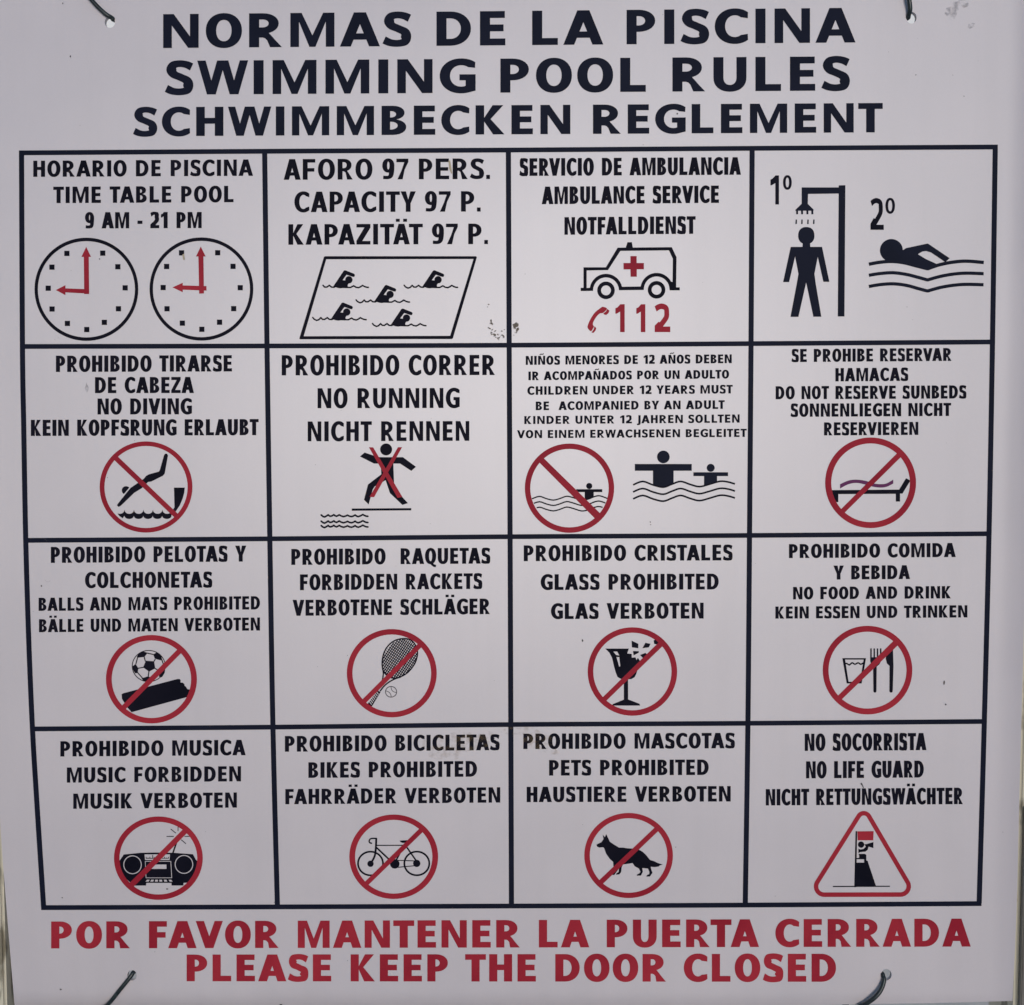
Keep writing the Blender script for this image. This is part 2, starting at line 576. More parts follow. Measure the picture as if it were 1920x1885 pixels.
def inside(x, y, p):
    c = False
    for i in range(len(p)):
        (x1, y1), (x2, y2) = p[i - 1], p[i]
        if (y1 > y) != (y2 > y) and x < (x2 - x1) * (y - y1) / (y2 - y1) + x1:
            c = not c
    return c
cols = list(range(-14, 1850, 26)) + list(range(1850, 1936, 9))
rows = list(range(-56, 1840, 26)) + list(range(1840, 1892, 7))
for x in cols:
    for y in rows:
        if inside(x, y, edge) and all(math.hypot((x - h[0]) / (h[2] + 2), (y - h[1]) / (h[3] + 2)) > 1 for h in HOLES):
            extra.append((x + .01, y + .01))
hp = [ellipse(h[0], h[1], h[2], h[3], 28) for h in HOLES]
res = paint([('sheet', [edge], hp)], extra)['sheet']
bm = bmesh.new()
fv = [bm.verts.new(at(x, y) - BASE) for x, y in res[0]]
for t in res[1]:
    f = bm.faces.new([fv[i] for i in t])
    f.normal_update()
    if f.normal.y > 0:
        f.normal_flip()
    f.smooth = True
TH = 0.0032
rim = [e for e in bm.edges if e.is_boundary]
back = {}
for v in list(bm.verts):
    back[v] = bm.verts.new(v.co + Vector((0, TH, 0)))
for f in list(bm.faces):
    nf = bm.faces.new([back[v] for v in reversed(f.verts)])
    nf.smooth = True
for e in rim:
    a, b = e.verts
    bm.faces.new([a, b, back[b], back[a]])
    e.smooth = False
bmesh.ops.recalc_face_normals(bm, faces=[f for f in bm.faces if len(f.verts) == 4])
me = bpy.data.meshes.new('sheet')
bm.to_mesh(me)
bm.free()
sheet = link('sheet', me, M_SHEET, sign)

def part(name, vf, mat, parent=None, label=None, off=INK):
    o = link(name, ink_mesh(name, vf, BASE, off), mat, parent or sign)
    if label:
        o['label'] = label
    return o

# grid lines --------------------------------------------------------
HL = [[(35.7, 287), (500, 284), (953, 281.7), (1410, 278.5), (1870.8, 276)],
      [(42, 650), (500, 649), (953, 647.6), (1410, 644.6), (1861, 641.5)],
      [(48, 1013.5), (506, 1010.5), (956, 1006.6), (1406, 1004.2), (1854, 1001)],
      [(61, 1367), (511, 1363.6), (957, 1358.8), (1403, 1356.4), (1845, 1353)],
      [(77.3, 1702), (520, 1700.6), (958, 1699), (1397, 1697.2), (1840.2, 1694.4)]]
VL = [[(40.5, 287), (42.2, 650), (44.6, 800), (48.2, 1005), (54, 1200), (61, 1367), (68.3, 1490), (75.3, 1600), (82, 1702)],
      [(496.3, 284), (500.7, 650), (506, 1010), (511.8, 1363), (520.2, 1700)],
      [(953.2, 282), (954.7, 648), (956.4, 1007), (957.8, 1359), (959, 1699)],
      [(1410.2, 279), (1408.1, 645), (1405.3, 1004), (1402.3, 1356), (1397.3, 1697)],
      [(1866, 276), (1860.8, 642), (1854.3, 1001), (1845.5, 1353), (1835.8, 1694)]]
gs = []
for i, l in enumerate(VL):
    gs.append(('v%d' % i, [stroke(smooth(l, 6), 9.7, 9.7)], []))
for i, l in enumerate(HL):
    gs.append(('h%d' % i, [stroke(smooth(l, 8), 9.0, 9.0)], []))
for k, vf in paint(gs).items():
    part('grid_line', vf, M_SKY_TINTED)

# lettering ---------------------------------------------------------
def L(ox, oy, s, rows, weight=.20, bar=.175, plain=False, mat=None, why='black lettering reading '):
    for r in rows:
        text, xl, xr, bl, br, cl, cr = r[:7]
        w = (r[7] if len(r) > 7 else weight) * (1.22 if mat is None and s == 4 else 1.0)
        bb = bar * (1.1 if s == 4 else 1.0)
        sh = line_shapes(text, ox + xl / s, ox + xr / s, oy + bl / s, oy + br / s, oy + cl / s, oy + cr / s, w, bb, plain)
        part('lettering', paint(sh)['ink'], mat or M_BLACK, label=why + ' '.join(text.split()).lower())

L(0, 0, 1, [('NORMAS DE LA PISCINA', 306, 1604, 90.5, 80, 27, 15), ('SWIMMING POOL RULES', 311, 1594, 178, 170, 114.5, 106),
            ('SCHWIMMBECKEN REGLEMENT', 251, 1655, 256, 248.5, 201.5, 193.5)], .295, .20, mat=M_SKY_TINTED, why='large black lettering with painted blue sky sheen reading ')
L(0, 0, 1, [('POR FAVOR MANTENER LA PUERTA CERRADA', 96, 1820, 1778.5, 1775, 1728, 1722.5), ('PLEASE KEEP THE DOOR CLOSED', 350, 1567.5, 1840, 1841, 1790, 1788.5)],
  .30, .205, mat=M_RED, why='large red lettering reading ')
L(30, 270, 4, [('HORARIO DE PISCINA', 130, 1778, 248, 240, 127, 117), ('TIME TABLE POOL', 280, 1632, 445, 438, 322, 315), ('9 AM - 21 PM', 518, 1393, 635, 632, 513, 511)], .205)
L(490, 270, 4, [('AFORO 97 PERS.', 168, 1715, 270, 264, 115, 109), ('CAPACITY 97 P.', 248, 1645, 513, 508, 359, 355), ('KAPAZITÄT 97 P.', 203, 1700, 757, 752, 603, 598)], .195, .155, True)
L(940, 270, 4, [('SERVICIO DE AMBULANCIA', 137, 1797, 241, 232, 109, 100), ('AMBULANCE SERVICE', 303, 1632, 453, 443, 321, 313), ('NOTFALLDIENST', 473, 1457, 682, 675, 550, 543)], .19, .18)
L(30, 640, 4, [('PROHIBIDO TIRARSE', 300, 1620, 231, 227, 109, 105), ('DE CABEZA', 593, 1335, 390, 389, 270, 268), ('NO DIVING', 612, 1320, 550, 549, 430, 428),
               ('KEIN KOPFSRUNG ERLAUBT', 112, 1820, 711, 705, 590, 584)], .205)
L(490, 640, 4, [('PROHIBIDO CORRER', 153, 1750, 257, 254, 105, 103), ('NO RUNNING', 422, 1488, 503, 501, 353, 351), ('NICHT RENNEN', 348, 1560, 751, 747, 602, 599)], .18, .165)
L(940, 640, 4, [('NIÑOS MENORES DE 12 AÑOS DEBEN', 183, 1728, 178, 165, 111, 99), ('IR ACOMPAÑADOS POR UN ADULTO', 203, 1708, 293, 280, 228, 215),
                ('CHILDREN UNDER 12 YEARS MUST', 195, 1735, 403, 392, 339, 328), ('BE  ACOMPANIED BY AN ADULT', 258, 1675, 518, 508, 453, 443),
                ('KINDER UNTER 12 JAHREN SOLLTEN', 172, 1787, 622, 611, 562, 549), ('VON EINEM ERWACHSENEN BEGLEITET', 118, 1840, 728, 718, 668, 657)], .235, .19)
L(1400, 640, 4, [('SE PROHIBE RESERVAR', 337, 1535, 157, 148, 59, 51), ('HAMACAS', 665, 1212, 302, 298, 202, 198), ('DO NOT RESERVE SUNBEDS', 217, 1648, 436, 430, 338, 331),
                 ('SONNENLIEGEN NICHT', 330, 1533, 568, 561, 468, 463), ('RESERVIEREN', 580, 1287, 707, 703, 609, 605)], .205, .18)
L(40, 1000, 4, [('PROHIBIDO PELOTAS Y', 222, 1688, 223, 213, 103, 93), ('COLCHONETAS', 478, 1433, 412, 408, 292, 288), ('BALLS AND MATS PROHIBITED', 130, 1790, 583, 572, 484, 472),
                ('BÄLLE UND MATEN VERBOTEN', 133, 1790, 743, 730, 645, 632)], .205)
L(490, 1000, 4, [('PROHIBIDO  RAQUETAS', 225, 1718, 238, 228, 118, 109), ('FORBIDDEN RACKETS', 290, 1658, 428, 418, 309, 300), ('VERBOTENE SCHLÄGER', 235, 1713, 620, 607, 500, 490)], .205)
L(940, 1000, 4, [('PROHIBIDO CRISTALES', 168, 1735, 210, 204, 91, 86), ('GLASS PROHIBITED', 295, 1630, 426, 422, 308, 303), ('GLAS VERBOTEN', 372, 1517, 644, 640, 526, 521)], .215)
L(1400, 1000, 4, [('PROHIBIDO COMIDA', 317, 1568, 187, 179, 82, 73), ('Y BEBIDA', 650, 1225, 348, 344, 243, 240), ('NO FOOD AND DRINK', 348, 1530, 497, 489, 403, 396),
                  ('KEIN ESSEN UND TRINKEN', 215, 1655, 641, 632, 550, 540)], .22, .185)
L(50, 1350, 4, [('PROHIBIDO MUSICA', 253, 1643, 275, 265, 160, 149), ('MUSIC FORBIDDEN', 302, 1608, 471, 461, 357, 347), ('MUSIK VERBOTEN', 350, 1577, 667, 658, 553, 544)], .215)
L(500, 1350, 4, [('PROHIBIDO BICICLETAS', 137, 1748, 239, 227, 121, 108), ('BIKES PROHIBITED', 313, 1578, 435, 426, 318, 308), ('FAHRRÄDER VERBOTEN', 140, 1752, 633, 620, 519, 505)], .215)
L(940, 1350, 4, [('PROHIBIDO MASCOTAS', 165, 1752, 219, 213, 103, 97), ('PETS PROHIBITED', 358, 1555, 418, 413, 301, 297), ('HAUSTIERE VERBOTEN', 190, 1720, 617, 612, 502, 496)], .22)
L(1390, 1350, 4, [('NO SOCORRISTA', 475, 1388, 233, 227, 104, 98), ('NO LIFE GUARD', 485, 1368, 439, 432, 311, 305), ('NICHT RETTUNGSWÄCHTER', 183, 1660, 642, 632, 519, 508)], .185, .18)

def lone(ox, oy, s, ch, x0, x1, b, c, weight, bar, mat, label):
    sh = line_shapes(ch, ox + x0 / s, ox + x1 / s, oy + b / s, oy + b / s, oy + c / s, oy + c / s, weight, bar)
    return sh
sh = []
for ch, x0, x1 in (('1', 855, 925), ('1', 1012, 1080), ('2', 1150, 1267)):
    sh += lone(940, 270, 4, ch, x0, x1, 1412, 1203, .165 if ch == '1' else .17, .20, None, None)
part('lettering', paint(sh)['ink'], M_RED, label='red lettering reading 112')
def ordinal(ch, x0, x1, b, c, ox0, ox1, oy0, oy1, w):
    sh = lone(1400, 270, 4, ch, x0, x1, b, c, w, .16, None, None)
    cx, cy = 1400 + (ox0 + ox1) / 8, 270 + (oy0 + oy1) / 8
    rx, ry = (ox1 - ox0) / 8, (oy1 - oy0) / 8
    sh.append(('ink', [ellipse(cx, cy, rx, ry, 28, 2.2)], [ellipse(cx, cy, rx - 5.2, ry - 4.6, 24, 2.2)]))
    part('lettering', paint(sh)['ink'], M_BLACK, label='black ordinal number reading %so' % ch)
ordinal('1', 178, 242, 455, 237, 272, 338, 235, 345, .125)
ordinal('2', 928, 1028, 645, 408, 1040, 1112, 405, 525, .125)

# ------------------------------------------------------------------ pictograms
MATS = dict(n=M_SKY_TINTED, r=M_RED, k=M_BLACK, p=M_PURPLE, g=M_GREY)
class Pic:
    def __init__(s, ox, oy, sc):
        s.o, s.sc, s.sh, s.order = (ox, oy), sc, [], []
    def m(s, p):
        return [(s.o[0] + x / s.sc, s.o[1] + y / s.sc) for x, y in p]
    def add(s, key, *polys, holes=()):
        for p in polys:
            s.sh.append((key, [s.m(p)], [s.m(h) for h in holes]))
        if key and key not in s.order:
            s.order.append(key)
        return s
    def pens(s, key, pts, t, caps=False):
        return s.add(key, *pen(pts, t, caps))
    def cut(s, *polys):
        return s.add(None, *polys)
    def ban(s, cx, cy, rx, ry, rxi, ryi, a, b, c, d, low=False):
        """red ring and slash; a-b upper edge, c-d lower edge of the slash"""
        ring = ellipse(cx, cy, rx, ry, 72)
        s.add('prohibition_ring', ring, holes=[ellipse(cx, cy, rxi, ryi, 64)])
        s.sh.append(('slash', [s.m([a, b, d, c])], ['clip', s.m(ellipse(cx, cy, rx - 2, ry - 2, 72))]))
        s.order.append('slash')
        s.add('prohibition_ring', ring, holes=[ellipse(cx, cy, rxi, ryi, 64)])
        return s
    def build(s, main, mats, label):
        res = paint(s.sh)
        p = part(main, res[main], MATS[mats[main]], label=label)
        for k in s.order:
            if k != main and k in res:
                part(k.split('#')[0], res[k], MATS[mats.get(k.split('#')[0], 'k')], p)
        return p
def extend(a, b, e):
    dx, dy = b[0] - a[0], b[1] - a[1]
    d = math.hypot(dx, dy)
    return (a[0] - dx / d * e, a[1] - dy / d * e), (b[0] + dx / d * e, b[1] + dy / d * e)

# clocks
for n, (cx, cy, dots, hands) in enumerate([
    ((528.5), 1091, [(382, 822), (651, 820), (270, 925), (764, 922), (242, 1083), (819, 1080), (271, 1239), (769, 1237), (386, 1347), (663, 1339), (531, 1393)],
     [[(527, 773), (563, 848), (546, 848), (549, 1126), (512, 1127), (509, 848), (491, 848)], [(299, 1097), (371, 1060), (371, 1084), (549, 1091), (549, 1127), (512, 1122), (371, 1114), (371, 1135)]]),
    (1391, 1089, [(1242, 818), (1513, 817), (1130, 920), (1628, 919), (1104, 1078), (1682, 1079), (1133, 1237), (1633, 1236), (1248, 1345), (1527, 1338), (1394, 1391)],
     [[(1386, 770), (1423, 845), (1406, 845), (1410, 1122), (1374, 1124), (1368, 845), (1350, 845)], [(1174, 1077), (1251, 1042), (1251, 1062), (1429, 1067), (1429, 1101), (1251, 1094), (1251, 1113)]])]):
    p = Pic(30, 270, 4)
    p.add('clock_rim', ellipse(cx, cy, 389, 387, 80), holes=[ellipse(cx, cy, 364, 361, 72)])
    for i, (x, y) in enumerate(dots):
        p.add('hour_mark#%d' % i, rect(x - 19.5, y - 19.5, x + 19.5, y + 19.5))
    p.add('clock_hand#1', hands[1]).add('clock_hand#2', hands[0])
    p.build('clock_rim', dict(clock_rim='k', clock_hand='r'), ['black clock face with red hands at nine, left of the two', 'black clock face with red hands at nine, right of the two'][n])

# pool with five swimmers
p = Pic(490, 270, 4)
p.add('pool_outline', [(478, 843), (1610, 843), (1617, 850), (1437, 1458), (1430, 1464), (290, 1466), (285, 1460), (470, 848)],
      holes=[[(487, 866), (1591, 864), (1416, 1440), (318, 1443)]])
wave = [(262, 520), (300, 565), (370, 600), (430, 580), (487, 522), (530, 570), (590, 572), (665, 522), (720, 570), (790, 575), (840, 552), (900, 575), (970, 585),
        (1040, 575), (1150, 580), (1250, 580), (1335, 535), (1400, 575), (1470, 588), (1530, 560), (1580, 524), (1650, 562), (1710, 578), (1742, 578)]
body = [(765, 560), (1058, 122), (1088, 104), (1120, 110), (1345, 200), (1375, 235), (1352, 290), (1305, 285), (1140, 228), (1028, 378), (1110, 388), (1160, 440), (1200, 465), (1168, 515), (1180, 580), (1000, 598), (880, 585)]
for dx, dy, clip in [(0, 0, 0), (-167.25, 0, 4), (-90, 27.5, 0), (-171.25, 60.5, 0), (-59.25, 71.75, 0)]:
    f = lambda q: ((740 + q[0] / 14.77 + dx - 490) * 4, (500 + q[1] / 14.77 + dy - 270) * 4)
    p.pens('swimmer#%.0f' % dx, [f(q) for q in wave[clip:]], 11.5, True)
    p.add('swimmer#%.0f' % dx, [f(q) for q in body], [f(q) for q in ellipse(1203, 368, 102, 102, 22)])
p.build('pool_outline', dict(pool_outline='k'), 'slanted pool outline with five swimmers')

# ambulance
p = Pic(940, 270, 4)
p.pens('car_outline', [(595, 1092), (640, 1092)], 24)
p.add('car_outline', [(616, 926), (784, 926), (872, 779), (1278, 775), (1314, 850), (1311, 1076), (1338, 1076), (1338, 1099), (1262, 1099), *arc(1165, 1091, 96, 96, -2, -178, 18), (1068, 1096), (883, 1098), *arc(785, 1100, 97, 98, -2, -178, 18), (688, 1103), (595, 1104), (595, 1081), (616, 1081)],
      holes=[[(640, 950), (800, 947), (893, 803), (1257, 799), (1286, 862), (1284, 1036), *arc(1165, 1091, 122, 123, -28, -169, 18), (1043, 1070), (906, 1072), *arc(785, 1100, 123, 125, -15, -170, 18), (662, 1080), (640, 1081)]])
p.add('beacon', [(946, 738), (979, 738), (986, 778), (933, 779)])
for x, y in ((785, 1099), (1164, 1095)):
    p.add('wheel#%d' % x, ellipse(x, y, 66), holes=[ellipse(x, y, 37)])
p.add('cross', [(968, 842), (1015, 842), (1015, 894), (1069, 894), (1069, 941), (1016, 941), (1016, 997), (969, 997), (968, 942), (916, 942), (916, 894), (968, 894)])
p.build('car_outline', dict(car_outline='k', cross='r'), 'black outline of an ambulance with a red cross')
p = Pic(1090, 560, 10.667)
p.add('telephone_handset', smooth([(400, 178), (430, 165), (508, 192), (495, 235), (432, 290), (370, 300), (310, 355), (260, 430), (233, 490), (235, 535), (252, 552), (235, 600), (188, 655), (122, 580), (150, 480), (200, 380), (280, 270), (400, 178)], 3)[:-1],
      [(517, 207), (563, 245), (545, 290), (500, 328), (465, 325), (436, 300), (490, 262)], [(264, 553), (298, 592), (285, 640), (240, 690), (202, 678), (248, 615)])
p.build('telephone_handset', dict(telephone_handset='r'), 'red telephone handset before the number 112')

# shower and swimmer
p = Pic(1400, 270, 4)
p.add('shower', [(690, 312), (740, 310), (733, 1295), (683, 1295)], [(412, 327), (692, 327), (692, 373), (460, 376), (458, 450), (503, 495), (500, 502), (365, 502), (365, 495), (412, 450)])
for x in (377, 414, 454, 491):
    p.add('shower', [(x - 7, 500), (x + 8, 500), (x + 9, 528), (x - 6, 529)])
for x in (371, 414, 459, 503):
    p.add('water_drop#%d' % x, [(x - 4, 568), (x + 6, 568), (x + 5, 601), (x - 6, 602)])
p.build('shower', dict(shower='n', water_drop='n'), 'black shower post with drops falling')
p = Pic(1400, 270, 4)
p.add('person_figure', ellipse(447, 688, 61, 64, 36, 2.3), [(420, 735), (475, 735), (477, 778), (418, 778)],
      [(330, 773), (565, 773), (620, 1035), (575, 1035), (533, 848), (508, 975), (518, 1050), (560, 1297), (500, 1297), (446, 1040), (388, 1298), (328, 1298), (375, 1050), (388, 975), (363, 845), (318, 1037), (273, 1037)])
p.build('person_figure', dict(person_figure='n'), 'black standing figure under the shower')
p = Pic(1400, 270, 4)
p.add('swimmer', ellipse(1085, 799, 86, 85, 40))
p.add('swimmer', [(1140, 830), (1170, 798), (1195, 782), (1355, 748), (1362, 750), (1522, 858), (1490, 888), (1382, 815), (1345, 804), (1318, 808), (1283, 828), (1345, 865), (1440, 908), (1355, 946), (1250, 905), (1150, 890), (1050, 880)])
p.add('water', stroke(smooth([(916, 903), (1000, 888), (1090, 882), (1180, 892), (1270, 915), (1352, 936)], 4) + smooth([(1360, 936), (1450, 906), (1550, 887), (1650, 880), (1778, 890)], 4), 26),
      stroke(smooth([(916, 986), (1000, 973), (1100, 967), (1200, 980), (1280, 1000), (1352, 1020)], 4) + smooth([(1360, 1020), (1450, 995), (1550, 977), (1650, 970), (1777, 974)], 4), 25),
      stroke(smooth([(916, 1070), (1000, 1056), (1100, 1050), (1200, 1062), (1280, 1084), (1352, 1103)], 4) + smooth([(1360, 1103), (1450, 1078), (1550, 1061), (1650, 1054), (1776, 1057)], 4), 25))
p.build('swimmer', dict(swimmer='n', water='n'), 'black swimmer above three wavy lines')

# no diving
p = Pic(180, 820, 10.105)
def scallops(x0, x1, n, base, depth, m=8):
    out = []
    h = (x1 - x0) / n / 2
    for i in range(n):
        c = x0 + h * (2 * i + 1)
        for j in range(m + 1):
            a = math.pi - math.pi * j / m
            out.append((c + h * math.cos(a) * .995, base + depth * math.sin(a)))
    return out
p.add('water', scallops(362, 1438, 6, 1375, 78) + scallops(540, 1432, 5, 1490, 60)[::-1] + [(505, 1537), (440, 1490)])
p.add('pool_wall', [(1478, 955), (1682, 955), (1674, 1050), (1640, 1170), (1590, 1290), (1510, 1410), (1440, 1400), (1488, 1330)])
p.add('diver', ellipse(570, 1008, 80))
p.cut(stroke([(500, 1135), (670, 935)], 30))
p.add('diver', [(1310, 312), (1345, 312), (1365, 345), (1303, 690), (1270, 730), (1050, 840), (985, 850), (940, 900), (870, 965), (725, 1055), (470, 1300), (430, 1322), (400, 1295), (408, 1270), (535, 1110), (655, 962),
                (760, 890), (905, 790), (950, 735), (1000, 705), (1195, 650), (1210, 625), (1290, 340)])
p.ban(949, 944, 879, 864, 788, 777, (345, 300), (1610, 1508), (285, 375), (1545, 1577))
p.build('prohibition_ring', dict(prohibition_ring='r', slash='r'), 'red prohibition ring with slash over a diving figure')

# no running
p = Pic(490, 640, 4)
p.add('runner', ellipse(936, 812, 45))
p.add('runner', [(740, 865), (775, 835), (878, 870), (1062, 870), (1160, 942), (1125, 973), (1040, 918), (990, 918), (996, 1070), (1045, 1155), (1100, 1215), (1058, 1228), (965, 1140), (932, 1043), (850, 1090), (836, 1112), (805, 1225),
                 (770, 1190), (800, 1075), (900, 998), (897, 945), (880, 918), (845, 918)])
p.add('ground_line', [(678, 1255), (1125, 1252), (1125, 1269), (678, 1272)])
w0 = [(195, 95), (222, 118), (250, 128), (280, 112), (310, 92), (325, 108), (345, 116), (375, 108), (402, 90), (420, 106), (445, 116), (470, 104), (490, 92), (520, 110), (560, 122), (595, 112), (625, 98), (655, 114), (690, 122), (722, 112), (750, 95),
      (772, 112), (800, 122), (840, 108), (875, 88), (905, 104), (930, 114), (958, 117)]
for dy in (0, 101, 174):
    p.pens('water#%d' % dy, [((580 + x / 8.727 - 490) * 4, (955 + (y + dy) / 8.727 - 640) * 4) for x, y in w0], 13.5, True)
p.add('red_cross_bar', [(807, 796), (839, 796), (1058, 1168), (1022, 1175)])
p.add('red_cross_bar#2', [(1025, 795), (1056, 795), (846, 1170), (812, 1168)])
p.build('runner', dict(runner='k', red_cross_bar='r'), 'black running figure crossed out in red')

# children with an adult
p = Pic(940, 640, 4)
kid = [(230, 1182), (285, 1164), (335, 1180), (390, 1192), (440, 1180), (490, 1163), (540, 1174), (600, 1192), (650, 1185), (700, 1165), (740, 1160), (796, 1180)]
p.add('child', ellipse(659, 1086, 23), rect(562, 1110, 757, 1132), [(625, 1130), (693, 1130), (693, 1170), (650, 1190), (625, 1188)])
for dy, a, b in ((0, 0, 0), (40, 8, -8), (81, 25, -28)):
    w = smooth(kid, 3)
    w = [(x, y + dy) for x, y in w if 226 + a <= x <= 797 + b]
    p.add('water#%d' % dy, stroke(w, 10))
p.ban(511, 1102.5, 335, 335, 294, 294, (280, 840), (785, 1334), (244, 869), (741, 1369))
p.build('prohibition_ring', dict(prohibition_ring='r', slash='r'), 'red prohibition ring over a lone child in waves')
p = Pic(940, 640, 4)
p.add('adult', ellipse(1215, 868, 47.5), rect(1001, 921, 1428, 972), [(1137, 970), (1292, 970), (1292, 1062), (1250, 1085), (1215, 1096), (1165, 1088), (1137, 1076)])
p.add('child', ellipse(1570, 950, 30), rect(1440, 983, 1700, 1012), [(1520, 1010), (1618, 1010), (1618, 1058), (1570, 1075), (1520, 1088)])
w = smooth([(988, 1078), (1060, 1052), (1137, 1078), (1215, 1095), (1280, 1072), (1345, 1052), (1415, 1074), (1485, 1091), (1560, 1073), (1640, 1051), (1700, 1056), (1752, 1071)], 4)
for dy in (0, 53, 105):
    p.add('water#%d' % dy, stroke([(x, y + dy) for x, y in w], 13.5))
p.build('adult', dict(adult='n', child='n'), 'black adult and child figures standing in waves')

# no reserving sunbeds
p = Pic(1400, 640, 4)
p.add('sunbed', [(630, 1117), (1143, 1113), (1195, 1028), (1228, 1045), (1168, 1143), (1150, 1143), (1150, 1203), (1118, 1203), (1118, 1145), (687, 1147), (687, 1207), (655, 1207), (655, 1180), (640, 1145)])
p.add('towel', smooth([(700, 1073), (760, 1046), (820, 1038), (890, 1047), (960, 1068), (1010, 1072), (1050, 1066), (1099, 1038)], 3) + smooth([(1099, 1068), (1050, 1092), (1000, 1098), (940, 1090), (880, 1073), (820, 1063), (760, 1074), (700, 1105)], 3))
p.ban(929, 1062, 341, 340, 295, 295, (1168, 800), (665, 1302), (1202, 824), (694, 1326))
p.build('prohibition_ring', dict(prohibition_ring='r', slash='r', towel='p'), 'red prohibition ring over a sunbed with purple towel')

# no balls and mats
p = Pic(190, 1185, 10.105)
p.add('air_mattress', [(385, 1180), (420, 1162), (860, 1045), (1440, 893), (1485, 893), (1505, 920), (1500, 958), (1550, 965), (1575, 990), (1578, 1022), (1600, 1035), (1635, 1087), (1720, 1097), (1660, 1226), (575, 1522), (500, 1440), (430, 1330), (392, 1270)])
p.add('football', ellipse(899, 648, 320, 304, 48))
p.cut(ellipse(899, 648, 304, 288, 44))
for q in ([(845, 546), (1000, 558), (1022, 692), (905, 754), (793, 672)], [(672, 470), (700, 430), (790, 368), (868, 392), (870, 408), (818, 475), (690, 490)], [(985, 430), (1050, 385), (1130, 440), (1160, 545), (1060, 522), (1012, 500)],
          [(592, 655), (650, 608), (702, 690), (690, 780), (640, 785), (596, 700)], [(765, 880), (880, 845), (990, 870), (970, 945), (900, 952), (800, 935)], [(1120, 740), (1215, 690), (1200, 780), (1150, 860), (1090, 850)]):
    p.add('football', q)
for q in ([(835, 560), (812, 470)], [(1000, 560), (1025, 510)], [(1015, 690), (1090, 735)], [(903, 745), (888, 860)], [(800, 672), (690, 690)], [(850, 398), (1000, 432)], [(690, 480), (655, 610)], [(688, 770), (782, 878)], [(1148, 530), (1185, 640)]):
    p.add('football', stroke(q, 20))
p.ban(950, 897, 862, 838, 752, 735, (1530, 243), (310, 1478), (1590, 325), (385, 1541))
p.build('prohibition_ring', dict(prohibition_ring='r', slash='r'), 'red prohibition ring over a football and air mattress')

# no rackets
p = Pic(640, 1170, 10.105)
ang = math.atan2(-.83, .55)
ca, sa = math.cos(ang), math.sin(ang)
hc, A_, B_ = (1106, 655), 400, 296
def rk(u, v):
    return (hc[0] + u * ca - v * sa, hc[1] + u * sa + v * ca)
for v in range(-260, 261, 37):
    h = A_ * math.sqrt(max(0, 1 - (v / B_) ** 2))
    p.add('racket', stroke([rk(-h, v), rk(h, v)], 21))
for u in range(-370, 371, 44):
    h = B_ * math.sqrt(max(0, 1 - (u / A_) ** 2))
    p.add('racket', stroke([rk(u, -h), rk(u, h)], 15))
fr = [(1210, 280), (1310, 303), (1395, 385), (1440, 500), (1437, 620), (1390, 755), (1290, 890), (1180, 975), (1050, 1025), (950, 1022), (860, 972), (800, 895), (775, 800), (778, 680), (803, 565), (862, 447), (960, 348), (1080, 292)]
sm = smooth([fr[-1]] + fr + [fr[0], fr[1]], 3)[3:-3]
p.add('racket', *[stroke([a, b], 27) for a, b in zip(sm, sm[1:])])
p.add('racket', stroke(smooth([(778, 830), (795, 920), (790, 1000), (776, 1080)]), 26), stroke(smooth([(1130, 1005), (1010, 1045), (890, 1112), (800, 1190), (735, 1275)]), 27))
p.add('racket', [(690, 1262), (745, 1290), (572, 1578), (492, 1525)])
for i in range(7):
    t = .10 + i * .128
    cx, cy = 705 + (535 - 705) * t, 1285 + (1535 - 1285) * t
    p.cut(stroke([(cx - 30, cy - 36), (cx + 17, cy + 26)], 15))
p.add('tennis_ball', ellipse(943, 1287, 114, 109, 30), holes=[ellipse(943, 1287, 98, 93, 26)])
p.add('tennis_ball', stroke(smooth([(940, 1190), (955, 1250), (990, 1285), (1040, 1300)]), 13), stroke(smooth([(842, 1268), (900, 1292), (935, 1335), (945, 1385)]), 13))
p.ban(956, 935, 852, 837, 745, 733, (1545, 285), (315, 1515), (1600, 361), (385, 1579))
p.build('prohibition_ring', dict(prohibition_ring='r', slash='r', tennis_ball='g'), 'red prohibition ring over a tennis racket and ball')

# no glass
p = Pic(1090, 1170, 10.105)
p.add('wine_glass', [(452, 468), (900, 468), (870, 560), (955, 570), (955, 640), (1025, 635), (1045, 685), (1072, 645), (1110, 700), (1085, 780), (1065, 870), (1040, 950), (1010, 1010), (950, 1045), (885, 1052), (887, 1432), (1100, 1512), (1115, 1548), (570, 1548),
                     (600, 1518), (805, 1435), (805, 1050), (740, 1040), (685, 1005), (650, 920), (615, 790), (580, 640), (530, 545)])
p.cut([(605, 525), (680, 525), (720, 600), (660, 590)], [(665, 628), (718, 628), (738, 800), (718, 812)])
p.add('glass_shard', [(952, 318), (1080, 378), (1078, 462), (958, 445)], [(1215, 358), (1310, 378), (1278, 445), (1155, 462)], [(978, 515), (1090, 518), (1085, 548), (990, 598)], [(1112, 590), (1210, 550), (1260, 582), (1165, 645)],
      [(1370, 315), (1400, 300), (1475, 350), (1450, 395), (1380, 380)])
p.ban(967, 903, 848, 838, 741, 735, (1520, 297), (320, 1473), (1600, 362), (390, 1538))
p.add('glass_shard', [(1370, 315), (1402, 298), (1455, 350), (1428, 385), (1380, 380)])
p.build('prohibition_ring', dict(prohibition_ring='r', slash='r'), 'red prohibition ring over a breaking wine glass')

